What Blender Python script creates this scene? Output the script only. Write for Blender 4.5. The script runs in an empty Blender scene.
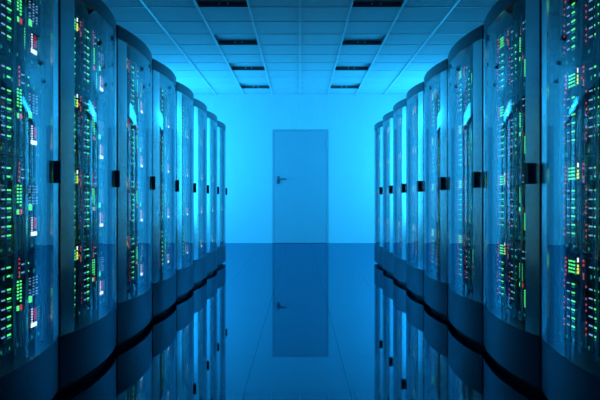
import bpy, math, random
from mathutils import Vector
random.seed(7)
scene = bpy.context.scene
COL = scene.collection
PI = math.pi

# ------------------------------------------------------------------ camera
H_CAM = 0.923
FPX = 627.0                       # focal length in pixels of a 600 px wide frame
cam_d = bpy.data.cameras.new('camera')
cam_d.sensor_width = 36.0
cam_d.lens = 36.0 * FPX / 600.0
cam_d.clip_start = 0.05
cam = bpy.data.objects.new('camera', cam_d)
cam.location = (0, 0, H_CAM)
cam.rotation_euler = (PI / 2, 0, 0)
COL.objects.link(cam)
scene.camera = cam

# ------------------------------------------------------------------ world and lights
w = bpy.data.worlds.new('world'); scene.world = w
w.use_nodes = True
w.node_tree.nodes['Background'].inputs[0].default_value = (0.004, 0.02, 0.05, 1)
w.node_tree.nodes['Background'].inputs[1].default_value = 1.0

def area(name, loc, target, sx, sy, power, colour):
    d = bpy.data.lights.new(name, 'AREA')
    d.shape = 'RECTANGLE'; d.size = sx; d.size_y = sy
    d.energy = power; d.color = colour
    o = bpy.data.objects.new(name, d)
    o.location = loc
    o.rotation_euler = (Vector(target) - Vector(loc)).to_track_quat('-Z', 'Y').to_euler()
    COL.objects.link(o)
    return o
BLUE = (0.016, 0.44, 0.97)
for s in (-1, 1):
    area('blue_wall_lamp', (s * 2.95, 11.95, 1.6), (0, 11.95, 1.6), 2.3, 2.3, 146, BLUE)
area('blue_near_fill', (0, -1.6, 2.6), (0, 4.5, 1.3), 2.4, 1.0, 14, (0.002, 0.20, 1.0))  # unseen fill light, added behind the camera to tint the near aisle blue

vs = scene.view_settings
vs.view_transform = 'Standard'; vs.look = 'None'
vs.exposure = -0.12; vs.gamma = 1.0; vs.use_curve_mapping = False
scene.display_settings.display_device = 'sRGB'
scene.cycles.transparent_max_bounces = 24
scene.cycles.max_bounces = 14
scene.cycles.glossy_bounces = 8
scene.cycles.use_denoising = True

# ------------------------------------------------------------------ materials
def principled(name, col, rough=0.5, metal=0.0, ior=1.5, noise=None, bump=None, coat=0.0):
    m = bpy.data.materials.new(name); m.use_nodes = True
    nt = m.node_tree; b = nt.nodes['Principled BSDF']
    b.inputs['Base Color'].default_value = (*col, 1)
    b.inputs['Roughness'].default_value = rough
    b.inputs['Metallic'].default_value = metal
    b.inputs['IOR'].default_value = ior
    b.inputs['Coat Weight'].default_value = coat
    tc = nt.nodes.new('ShaderNodeTexCoord')
    if noise:
        scale, amt = noise
        n = nt.nodes.new('ShaderNodeTexNoise'); n.inputs['Scale'].default_value = scale
        n.inputs['Detail'].default_value = 6
        nt.links.new(tc.outputs['Object'], n.inputs['Vector'])
        mx = nt.nodes.new('ShaderNodeMixRGB'); mx.blend_type = 'MIX'
        mx.inputs[1].default_value = (*[c * (1 - amt) for c in col], 1)
        mx.inputs[2].default_value = (*[min(1, c * (1 + amt)) for c in col], 1)
        nt.links.new(n.outputs['Fac'], mx.inputs[0])
        nt.links.new(mx.outputs[0], b.inputs['Base Color'])
    if bump:
        scale, st = bump
        n2 = nt.nodes.new('ShaderNodeTexNoise'); n2.inputs['Scale'].default_value = scale
        nt.links.new(tc.outputs['Object'], n2.inputs['Vector'])
        bp = nt.nodes.new('ShaderNodeBump'); bp.inputs['Strength'].default_value = st
        bp.inputs['Distance'].default_value = 0.002
        nt.links.new(n2.outputs['Fac'], bp.inputs['Height'])
        nt.links.new(bp.outputs[0], b.inputs['Normal'])
    return m

def emitter(name, col, strength):
    m = bpy.data.materials.new(name); m.use_nodes = True
    nt = m.node_tree; b = nt.nodes['Principled BSDF']
    b.inputs['Base Color'].default_value = (*[c * 0.4 for c in col], 1)
    b.inputs['Emission Color'].default_value = (*col, 1)
    b.inputs['Emission Strength'].default_value = strength
    m.cycles.emission_sampling = 'NONE'
    return m

def glass(name):
    m = bpy.data.materials.new(name); m.use_nodes = True
    nt = m.node_tree; nt.nodes.clear()
    out = nt.nodes.new('ShaderNodeOutputMaterial')
    mix = nt.nodes.new('ShaderNodeMixShader')
    tr = nt.nodes.new('ShaderNodeBsdfTransparent'); tr.inputs[0].default_value = (0.95, 0.98, 0.99, 1)
    gl = nt.nodes.new('ShaderNodeBsdfGlossy'); gl.inputs['Roughness'].default_value = 0.0
    gl.inputs[0].default_value = (0.95, 0.98, 1, 1)
    lw = nt.nodes.new('ShaderNodeLayerWeight'); lw.inputs['Blend'].default_value = 0.5
    pw = nt.nodes.new('ShaderNodeMath'); pw.operation = 'POWER'; pw.inputs[1].default_value = 5.0
    ma = nt.nodes.new('ShaderNodeMath'); ma.operation = 'MULTIPLY_ADD'
    ma.inputs[1].default_value = 0.93; ma.inputs[2].default_value = 0.07
    nt.links.new(lw.outputs['Facing'], pw.inputs[0])
    nt.links.new(pw.outputs[0], ma.inputs[0])
    nt.links.new(ma.outputs[0], mix.inputs[0])
    nt.links.new(tr.outputs[0], mix.inputs[1]); nt.links.new(gl.outputs[0], mix.inputs[2])
    nt.links.new(mix.outputs[0], out.inputs[0])
    return m

def polished_floor(name):
    # dark blue resin: near-black body under a blue tinted mirror finish
    m = bpy.data.materials.new(name); m.use_nodes = True
    nt = m.node_tree; nt.nodes.clear()
    out = nt.nodes.new('ShaderNodeOutputMaterial')
    mix = nt.nodes.new('ShaderNodeMixShader')
    df = nt.nodes.new('ShaderNodeBsdfDiffuse')
    tc = nt.nodes.new('ShaderNodeTexCoord')
    n = nt.nodes.new('ShaderNodeTexNoise'); n.inputs['Scale'].default_value = 5
    cr = nt.nodes.new('ShaderNodeValToRGB')
    cr.color_ramp.elements[0].color = (0.003, 0.016, 0.035, 1); cr.color_ramp.elements[1].color = (0.004, 0.022, 0.045, 1)
    nt.links.new(tc.outputs['Object'], n.inputs['Vector']); nt.links.new(n.outputs['Fac'], cr.inputs[0]); nt.links.new(cr.outputs[0], df.inputs[0])
    gl = nt.nodes.new('ShaderNodeBsdfGlossy'); gl.inputs['Roughness'].default_value = 0.02
    gl.inputs[0].default_value = (0.25, 0.56, 0.72, 1)
    lw = nt.nodes.new('ShaderNodeLayerWeight'); lw.inputs['Blend'].default_value = 0.5
    pw = nt.nodes.new('ShaderNodeMath'); pw.operation = 'POWER'; pw.inputs[1].default_value = 3.6
    ma = nt.nodes.new('ShaderNodeMath'); ma.operation = 'MULTIPLY_ADD'
    ma.inputs[1].default_value = 0.92; ma.inputs[2].default_value = 0.08
    nt.links.new(lw.outputs['Facing'], pw.inputs[0]); nt.links.new(pw.outputs[0], ma.inputs[0]); nt.links.new(ma.outputs[0], mix.inputs[0])
    nt.links.new(df.outputs[0], mix.inputs[1]); nt.links.new(gl.outputs[0], mix.inputs[2]); nt.links.new(mix.outputs[0], out.inputs[0])
    return m

M = {
    'wall': principled('wall_paint', (0.80, 0.82, 0.84), 0.6, noise=(3, 0.02), bump=(220, 0.05)),
    'ceiling': principled('ceiling_tile_white', (0.72, 0.74, 0.76), 0.75, noise=(40, 0.03), bump=(300, 0.12)),
    'bar': principled('ceiling_bar_metal', (0.92, 0.93, 0.94), 0.4, 0.0),
    'slab': principled('slab_concrete', (0.2, 0.21, 0.22), 0.9, noise=(4, 0.1)),
    'floor': polished_floor('floor_polished'),
    'joint': principled('floor_joint', (0.01, 0.012, 0.015), 0.8, noise=(20, 0.1)),
    'door': principled('door_paint', (0.44, 0.52, 0.58), 0.45, noise=(6, 0.02)),
    'frame': principled('door_frame_paint', (0.50, 0.54, 0.58), 0.4, noise=(6, 0.02)),
    'dark': principled('black_plastic', (0.012, 0.014, 0.016), 0.35, noise=(60, 0.1)),
    'stile': principled('stile_metal', (0.80, 0.84, 0.85), 0.24, 0.9, noise=(3, 0.02)),
    'panel': principled('panel_lacquer', (0.045, 0.07, 0.115), 0.30, 0.35, noise=(3, 0.03)),
    'body': principled('cabinet_steel', (0.012, 0.015, 0.018), 0.6, 0.0, noise=(3, 0.05)),
    'toe': principled('toe_black', (0.004, 0.004, 0.005), 0.6, noise=(30, 0.1)),
    'chassis': principled('chassis_steel', (0.005, 0.012, 0.014), 0.65, 0.0, noise=(25, 0.15)),
    'cable': principled('cable_blue', (0.07, 0.32, 0.46), 0.35, noise=(30, 0.1)),
    'housing': principled('light_housing', (0.10, 0.11, 0.13), 0.5, noise=(10, 0.05)),
    'diffuser': principled('light_diffuser', (0.70, 0.72, 0.75), 0.4, noise=(10, 0.03)),
    'socket': principled('socket_white', (0.85, 0.8, 0.82), 0.3, noise=(10, 0.03)),
    'steel': principled('brushed_steel', (0.26, 0.29, 0.32), 0.35, 0.8, noise=(60, 0.05)),
    'glass': glass('door_glass'),
    'green': emitter('led_green', (0.10, 0.95, 0.24), 1.6),
    'red': emitter('led_red', (1.0, 0.10, 0.14), 0.65),
    'blue': emitter('led_ice_blue', (0.25, 0.58, 1.0), 0.85),
    'yellow': emitter('led_yellow', (0.75, 1.0, 0.10), 1.5),
    'white': emitter('display_white', (0.85, 0.95, 1.0), 1.7),
    'teal': emitter('led_teal', (0.03, 0.45, 0.35), 0.6),
    'magenta': emitter('display_magenta', (0.55, 0.03, 0.12), 0.7),
}

# ------------------------------------------------------------------ mesh helpers
class MB:
    def __init__(self): self.v = []; self.f = []
    def box(self, x0, x1, y0, y1, z0, z1):
        n = len(self.v)
        self.v += [(x, y, z) for z in (z0, z1) for y in (y0, y1) for x in (x0, x1)]
        self.f += [tuple(n + i for i in q) for q in ((0, 2, 3, 1), (4, 5, 7, 6), (0, 1, 5, 4), (2, 6, 7, 3), (0, 4, 6, 2), (1, 3, 7, 5))]
        return self
    def prism(self, pts, z0, z1):                     # pts counter-clockwise from above
        n = len(self.v); k = len(pts)
        self.v += [(x, y, z0) for x, y in pts] + [(x, y, z1) for x, y in pts]
        self.f.append(tuple(n + i for i in reversed(range(k))))
        self.f.append(tuple(n + k + i for i in range(k)))
        for i in range(k):
            j = (i + 1) % k
            self.f.append((n + i, n + j, n + k + j, n + k + i))
        return self
    def strip(self, outer, inner, z0, z1):            # band between two polylines, extruded in z
        n = len(self.v); k = len(outer)
        for z in (z0, z1):
            self.v += [(x, y, z) for x, y in outer] + [(x, y, z) for x, y in inner]
        o = lambda i, t: n + t * 2 * k + i
        q = lambda i, t: n + t * 2 * k + k + i
        for i in range(k - 1):
            self.f += [(o(i, 0), o(i + 1, 0), o(i + 1, 1), o(i, 1)), (q(i + 1, 0), q(i, 0), q(i, 1), q(i + 1, 1)),
                       (o(i, 1), o(i + 1, 1), q(i + 1, 1), q(i, 1)), (o(i + 1, 0), o(i, 0), q(i, 0), q(i + 1, 0))]
        self.f += [(o(0, 0), o(0, 1), q(0, 1), q(0, 0)), (o(k - 1, 1), o(k - 1, 0), q(k - 1, 0), q(k - 1, 1))]
        return self
    def tube(self, pts, r, seg=6):
        n = len(self.v)
        for i, p in enumerate(pts):
            p = Vector(p)
            a = Vector(pts[max(0, i - 1)]); b = Vector(pts[min(len(pts) - 1, i + 1)])
            t = (b - a).normalized()
            u = t.cross(Vector((0, 0, 1)) if abs(t.z) < 0.9 else Vector((1, 0, 0))).normalized(); v = t.cross(u)
            for s in range(seg):
                c = p + r * (math.cos(2 * PI * s / seg) * u + math.sin(2 * PI * s / seg) * v)
                self.v.append(tuple(c))
        for i in range(len(pts) - 1):
            for s in range(seg):
                t = (s + 1) % seg
                self.f.append((n + i * seg + s, n + i * seg + t, n + (i + 1) * seg + t, n + (i + 1) * seg + s))
        self.f.append(tuple(n + s for s in reversed(range(seg))))
        self.f.append(tuple(n + (len(pts) - 1) * seg + s for s in range(seg)))
        return self
    def mesh(self, name, mat, smooth=False):
        me = bpy.data.meshes.new(name)
        me.from_pydata(self.v, [], self.f); me.update()
        import bmesh
        bm = bmesh.new(); bm.from_mesh(me); bmesh.ops.recalc_face_normals(bm, faces=bm.faces[:]); bm.to_mesh(me); bm.free()
        me.materials.append(mat)
        if smooth:
            for p in me.polygons: p.use_smooth = True
            me.set_sharp_from_angle(angle=math.radians(35))
        return me

def link(name, me, parent=None, loc=(0, 0, 0)):
    o = bpy.data.objects.new(name, me); COL.objects.link(o)
    o.location = loc
    if parent: o.parent = parent
    return o
def tag(o, label=None, cat=None, group=None, kind=None):
    if label: o['label'] = label
    if cat: o['category'] = cat
    if group: o['group'] = group
    if kind: o['kind'] = kind
    return o

# ------------------------------------------------------------------ the room
XW = 3.0; Y0 = -2.0; Y1 = 13.42; ZC = 3.2
floor = tag(link('floor', MB().box(-XW, XW, Y0, Y1, -0.08, -0.012).mesh('floor', M['joint'])),
            'dark blue mirror polished tiled floor of the aisle', 'floor', kind='structure')
g = 0.0008
xs = [-XW] + [-0.268 + 0.508 * k for k in range(-5, 7)] + [XW]
ys = [Y0] + [3.686 + 0.89 * k for k in range(-6, 11)] + [Y1]
ys = [y for y in ys if Y0 <= y <= Y1]
cache = {}
for i in range(len(xs) - 1):
    for j in range(len(ys) - 1):
        dx = xs[i + 1] - xs[i]; dy = ys[j + 1] - ys[j]
        if dy < 0.02 or dx < 0.02: continue
        key = (round(dx, 3), round(dy, 3))
        if key not in cache:
            cache[key] = MB().box(g, dx - g, g, dy - g, -0.012, 0).mesh('floor_tile', M['floor'])
        link('floor_tile', cache[key], floor, (xs[i], ys[j], 0))

ceiling = tag(link('ceiling', MB().box(-XW, XW, Y0, Y1, ZC + 0.12, ZC + 0.2).mesh('ceiling', M['slab'])),
              'suspended ceiling of white tiles washed in blue light', 'ceiling', kind='structure')
TL = 0.6
light_rows = [12.8 - 1.8 * k for k in range(4)]           # far edge of each recessed light
row_far = [Y1 - 0.005] + [12.8 - TL * k for k in range(24)]
cache = {}
cells = []
for r, yf in enumerate(row_far):
    yn = 12.8 if r == 0 else max(yf - TL, Y0)
    for c in range(10):
        x0 = -XW + TL * c
        if c in (3, 6) and any(abs(yf - L) < 0.01 for L in light_rows):
            cells.append((x0, yn, c)); continue
        key = round(yf - yn, 3)
        if key not in cache:
            cache[key] = MB().box(0.004, TL - 0.004, 0.004, yf - yn - 0.004, 0, 0.02).mesh('ceiling_tile', M['ceiling'])
        link('ceiling_tile', cache[key], ceiling, (x0, yn, ZC))
def t_bar(L, wd, ht, along_y):                        # flat runner standing a little proud of the tiles
    return MB().box(-wd / 2, wd / 2, 0, L, -ht, 0) if along_y else MB().box(0, L, -wd / 2, wd / 2, -ht, 0)
lb = t_bar(Y1 - Y0, 0.018, 0.026, True).mesh('ceiling_runner', M['bar'])
for c in range(1, 10): link('ceiling_runner', lb, ceiling, (-XW + TL * c, Y0, ZC + 0.002))
rows_used = [12.8 - TL * k for k in range(24)]
cbfull = MB()
for c in range(10):
    h = t_bar(TL - 0.018, 0.014, 0.008, False); n = len(cbfull.v)
    cbfull.v += [(v[0] - XW + TL * c + 0.009, v[1], v[2]) for v in h.v]
    cbfull.f += [tuple(n + i for i in f) for f in h.f]
cbm = cbfull.mesh('ceiling_cross_bar', M['bar'])
for y in rows_used: link('ceiling_cross_bar', cbm, ceiling, (0, y, ZC + 0.002))

tag(link('wall_left', MB().box(-XW - 0.12, -XW, Y0, Y1, -0.08, ZC + 0.2).mesh('wall_left', M['wall'])), 'plain blue lit side wall behind the left rack row', 'wall', kind='structure')
tag(link('wall_right', MB().box(XW, XW + 0.12, Y0, Y1, -0.08, ZC + 0.2).mesh('wall_right', M['wall'])), 'plain blue lit side wall behind the right rack row', 'wall', kind='structure')
tag(link('wall_front', MB().box(-XW, XW, Y0 - 0.12, Y0, -0.08, ZC + 0.2).mesh('wall_front', M['wall'])), 'plain end wall of the aisle behind the viewer', 'wall', kind='structure')
DX0, DX1, DZ = -0.56, 0.58, 2.405
wb = MB()
wb.box(-XW, DX0 - 0.03, Y1, Y1 + 0.15, -0.08, ZC + 0.2).box(DX1 + 0.03, XW, Y1, Y1 + 0.15, -0.08, ZC + 0.2).box(DX0 - 0.03, DX1 + 0.03, Y1, Y1 + 0.15, DZ + 0.03, ZC + 0.2)
tag(link('wall_back', wb.mesh('wall_back', M['wall'])), 'smooth glowing blue end wall of the aisle around the door', 'wall', kind='structure')
# door
door = tag(link('door_1', MB().box(DX0 + 0.004, DX1 - 0.004, Y1 - 0.004, Y1 + 0.045, 0.006, DZ - 0.004).mesh('door_1', M['door'])),
           'plain closed door with lever handle in the blue end wall', 'door', kind='structure')
fr = MB()
fr.box(DX0 - 0.03, DX0, Y1 - 0.008, Y1 + 0.15, 0, DZ + 0.03).box(DX1, DX1 + 0.03, Y1 - 0.008, Y1 + 0.15, 0, DZ + 0.03).box(DX0, DX1, Y1 - 0.008, Y1 + 0.15, DZ, DZ + 0.03)
link('door_frame', fr.mesh('door_frame', M['frame']), door)
hd = link('door_handle', MB().box(-0.485, -0.435, Y1 - 0.014, Y1 - 0.004, 1.27, 1.43).mesh('door_handle', M['steel']), door)
tag(hd, 'dark lever handle')
link('lever', MB().tube([(-0.46, Y1 - 0.01, 1.37), (-0.46, Y1 - 0.06, 1.37), (-0.44, Y1 - 0.065, 1.37), (-0.29, Y1 - 0.06, 1.37)], 0.014, 8).mesh('lever', M['steel'], True), hd)
hm = MB().tube([(0, 0, -0.06), (0, 0, 0.06)], 0.012, 10).mesh('hinge', M['frame'], True)
for z in (2.12, 0.30): link('hinge', hm, door, (DX1 + 0.004, Y1 - 0.012, z))

# ------------------------------------------------------------------ recessed ceiling lights
hs = MB()
e = 0.006; D = 0.07; t = 0.006
hs.box(e, TL - e, e, e + t, 0, D).box(e, TL - e, TL - e - t, TL - e, 0, D).box(e, e + t, e + t, TL - e - t, 0, D).box(TL - e - t, TL - e, e + t, TL - e - t, 0, D)
hs_me = hs.mesh('housing', M['housing'])
df_me = MB().box(e + t, TL - e - t, e + t, TL - e - t, D - 0.012, D).mesh('diffuser', M['diffuser'])
sk_me = MB().tube([(0, 0, 0), (0, -0.014, 0)], 0.012, 8).mesh('lamp_socket', M['socket'], True)
ords = ['farthest', 'second farthest', 'second nearest', 'nearest']
for x0, yn, c in sorted(cells, key=lambda q: (q[2], -q[1])):
    k = round((12.2 - yn) / 1.8)
    side = 'left' if c == 3 else 'right'
    rt = link('ceiling_light', None, None, (x0, yn, ZC))
    lab = {0: 'unlit recessed ceiling light closest to the end wall, %s column', 1: 'unlit recessed ceiling light second from the end wall, %s column',
           2: 'unlit recessed ceiling light third from the end wall, %s column', 3: 'unlit recessed ceiling light cut by the top picture edge, %s column'}[k] % side
    tag(rt, lab, 'ceiling light', 'recessed ceiling lights in two columns')
    link('housing', hs_me, rt); link('diffuser', df_me, rt)
    for sx in (0.25, 0.35): link('lamp_socket', sk_me, rt, (sx, TL - e - t, 0.035))

# ------------------------------------------------------------------ server racks
W = 0.899; HW = W / 2; B = 0.05; STILE = 0.118; DEPTH = 0.95
Z_TOE, Z_BASE, Z_CAP, Z_TOP = 0.04, 0.28, 1.925, 2.005
def bow(x, off=0.0): return -B * (1 - (x / HW) ** 2) + off
def arc(x0, x1, n, off=0.0): return [(x0 + (x1 - x0) * i / n, bow(x0 + (x1 - x0) * i / n, off)) for i in range(n + 1)]
def rounded(x0, x1, off, back, n=24):                  # bowed front, square back
    a = arc(x0, x1, n, off)
    return a + [(x1, back), (x0, back)]

me = {}
bd = MB()
bd.box(-HW, -HW + 0.02, 0.012, DEPTH, Z_BASE, Z_CAP).box(HW - 0.02, HW, 0.012, DEPTH, Z_BASE, Z_CAP)
bd.box(-HW + 0.02, HW - 0.02, DEPTH - 0.02, DEPTH, Z_BASE, Z_CAP)
me['body'] = bd.mesh('cabinet_body', M['body'])
me['rail'] = MB().box(-0.013, 0.013, 0.03, 0.06, Z_BASE, Z_CAP).mesh('mounting_rail', M['body'])
me['cap'] = MB().prism(rounded(-HW, HW, 0, DEPTH), Z_CAP, Z_TOP).mesh('top_cap', M['panel'], True)
me['base'] = MB().prism(rounded(-HW, HW, 0, DEPTH), Z_TOE, Z_BASE).mesh('base_panel', M['panel'], True)
me['toe'] = MB().prism(rounded(-HW + 0.03, HW - 0.03, 0.05, DEPTH - 0.03), 0, Z_TOE).mesh('toe_kick', M['toe'], True)
GX = HW - STILE
zg0, zg1 = Z_BASE + 0.004, Z_CAP - 0.004
me['glass'] = MB().strip(arc(-GX, GX, 28), arc(-GX, GX, 28, 0.007), zg0, zg1).mesh('glass_door', M['glass'], True)
me['stile_l'] = MB().strip(arc(-HW, -GX, 6, -0.001), arc(-HW, -GX, 6, 0.011), zg0, zg1).mesh('door_stile', M['stile'], True)
me['stile_r'] = MB().strip(arc(GX, HW, 6, -0.001), arc(GX, HW, 6, 0.011), zg0, zg1).mesh('door_stile', M['stile'], True)
hx = 0.378
hb = MB()
pr = [(-0.025, 0.0), (-0.025, -0.018), (-0.018, -0.026), (0.018, -0.026), (0.025, -0.018), (0.025, 0.0)]
hb.prism(pr, -0.05, 0.05)
me['handle'] = hb.mesh('door_handle', M['dark'], True)

# a server unit: chassis plus the lit marks on its face; origin at lower middle of its face
UH = 0.395; UW = 0.70
FACE = 0.032
ch = MB().box(-UW / 2, UW / 2, 0.006, 0.6, 0.004, UH - 0.004)
nb = 10
for i in range(nb):
    x0 = -UW / 2 + UW * i / nb
    ch.box(x0 + 0.004, x0 + UW / nb - 0.004, 0, 0.006, 0.012, UH - 0.012)
me['chassis'] = ch.mesh('server_unit', M['chassis'])
def ux(u): return (u - 0.5) * 0.927
leds = {k: MB() for k in ('green', 'red', 'blue', 'yellow', 'white', 'magenta', 'teal')}
def dot(c, u, z, w_, h_):
    if c in ('green', 'blue') and h_ < 0.009 and random.random() < 0.05: return   # some lamps are off
    w_ *= random.uniform(0.8, 1.15)
    x = ux(0.2 + (u - 0.2) * 1.1); leds[c].box(x - w_ / 2, x + w_ / 2, -0.003, 0.002, z - h_ / 2, z + h_ / 2)
zc = 0.072                                             # height of the white display strip in a unit
zt = zc + 0.285                                        # the mixed row near the top of a unit
for blk in (0.225, 0.43):
    for r in range(6):                                 # port rows: ice-blue then green dash
        z = zc + 0.185 - 0.036 * r
        dot('blue', blk + 0.018, z, 0.026, 0.005); dot('green', blk + 0.066, z, 0.030, 0.0065)
        dot('teal', blk + 0.066, z - 0.012, 0.024, 0.004)
    for r in range(9):
        if (r * 5 + int(blk * 100)) % 4: dot('red', blk - 0.022, zc + 0.19 - 0.024 * r, 0.005, 0.008)
for blk in (0.43, 0.60):                               # two rows higher up
    for r in range(2):
        z = zt - 0.012 - 0.034 * r
        dot('blue', blk + 0.018, z, 0.026, 0.005); dot('green', blk + 0.062, z, 0.028, 0.0065)
for r in range(5): dot('red', 0.585, zt + 0.012 - 0.018 * r, 0.006, 0.009)
for col in range(2):                                   # green columns with squares below
    for r in range(7):
        dot('green', 0.572 + 0.026 * col, zc + 0.205 - 0.0135 * r, 0.012, 0.007)
dot('green', 0.572, zc + 0.097, 0.018, 0.020); dot('red', 0.600, zc + 0.097, 0.022, 0.022)
dot('green', 0.69, zc + 0.115, 0.026, 0.026)
for col in range(3):                                   # fine ice-blue marks
    for r in range(7):
        dot('blue', 0.685 + 0.035 * col, zc + 0.205 - 0.0125 * r, 0.010, 0.004)
for r in range(8): dot('green', 0.645, zc + 0.075 - 0.0115 * r, 0.020, 0.0055)
dot('magenta', 0.737, zc + 0.045, 0.030, 0.05)
dot('white', 0.725, zc, 0.062, 0.018)
for r in range(6): dot('white', 0.705, zc + 0.07 - 0.011 * r, 0.007, 0.005); dot('teal', 0.772, zc + 0.07 - 0.011 * r, 0.012, 0.005)
for col in range(3):                                   # bright mixed cluster
    for r in range(4):
        dot('green', 0.255 + 0.022 * col, zt - 0.004 - 0.015 * r, 0.013, 0.007)
for r in range(5):
    dot('red', 0.215 + 0.006 * (r % 2), zt + 0.005 - 0.018 * r, 0.010, 0.009)
    if r != 2: dot('red', 0.385, zt + 0.008 - 0.018 * r, 0.009, 0.009)
for r in range(3): dot('yellow', 0.335, zt - 0.018 - 0.014 * r, 0.014, 0.010)
dot('white', 0.335, zt + 0.006, 0.009, 0.018); dot('red', 0.36, zt - 0.034, 0.026, 0.010)
for i in range(10):                                    # faint lamps at the foot of each blade
    dot('teal', 0.16 + 0.068 * i, 0.022, 0.006, 0.012); dot('teal', 0.18 + 0.068 * i, zc + 0.235, 0.006, 0.016)
led_me = {k: m.mesh('%s_lights' % k, M[k]) for k, m in leds.items()}
NAMES = {'green': 'green_indicator_lights', 'red': 'red_indicator_lights', 'blue': 'ice_blue_indicator_lights',
         'yellow': 'yellow_indicator_lights', 'white': 'white_display_strip', 'magenta': 'magenta_display', 'teal': 'teal_indicator_lights'}
cab_me = []
for i in range(5):
    pts = [(0.006 * math.sin(3.1 * i + 2.2 * k) , 0.004 * math.cos(2.0 * i + 1.7 * k), 0.30 + 1.58 * k / 12) for k in range(13)]
    cab_me.append(MB().tube(pts, 0.006, 6).mesh('cable', M['cable'], True))

ORD = ['nearest', 'second', 'third', 'fourth', 'fifth', 'sixth', 'seventh', 'eighth']
def make_rack(x, y, rz, label, group):
    r = link('server_rack', None, None, (x, y, 0)); r.rotation_euler = (0, 0, rz)
    tag(r, label, 'server rack', group)
    link('cabinet_body', me['body'], r)
    link('top_cap', me['cap'], r); link('base_panel', me['base'], r)
    tag(link('toe_kick', me['toe'], r), 'black recessed toe kick')
    for s in (-1, 1): link('mounting_rail', me['rail'], r, (s * (UW / 2 + 0.017), 0, 0))
    d = link('glass_door', me['glass'], r); tag(d, 'bowed clear glass door')
    link('door_stile', me['stile_l'], d); link('door_stile', me['stile_r'], d)
    h = link('door_handle', me['handle'], d, (hx, bow(hx) - 0.0005, 1.05)); tag(h, 'black block handle')
    h.rotation_euler = (0, 0, math.atan(2 * B * hx / HW ** 2))
    for k in range(4):
        u = link('server_unit', me['chassis'], r, (0, FACE, Z_BASE + 0.03 + UH * k))
        for c, m in led_me.items():
            q = link(NAMES[c], m, u); q['kind'] = 'stuff'
    for i, uu in enumerate((0.195, 0.40, 0.555, 0.665, 0.84)):
        link('cable', cab_me[i], r, (ux(uu), FACE - 0.013, 0))
    return r

for k in range(8):
    y = 2.4665 + 0.927 * k
    for s, side in ((-1, 'left'), (1, 'right')):
        if k == 0: lab = 'glass-fronted server rack nearest the viewer, cut by the %s picture edge' % side
        elif k == 7: lab = 'glass-fronted server rack at the far end of the %s row, by the end wall' % side
        else: lab = '%s glass-fronted server rack from the viewer in the %s row' % (ORD[k], side)
        make_rack(s * 1.125, y, PI / 2 if s < 0 else -PI / 2, lab, 'server racks in the %s row' % side)
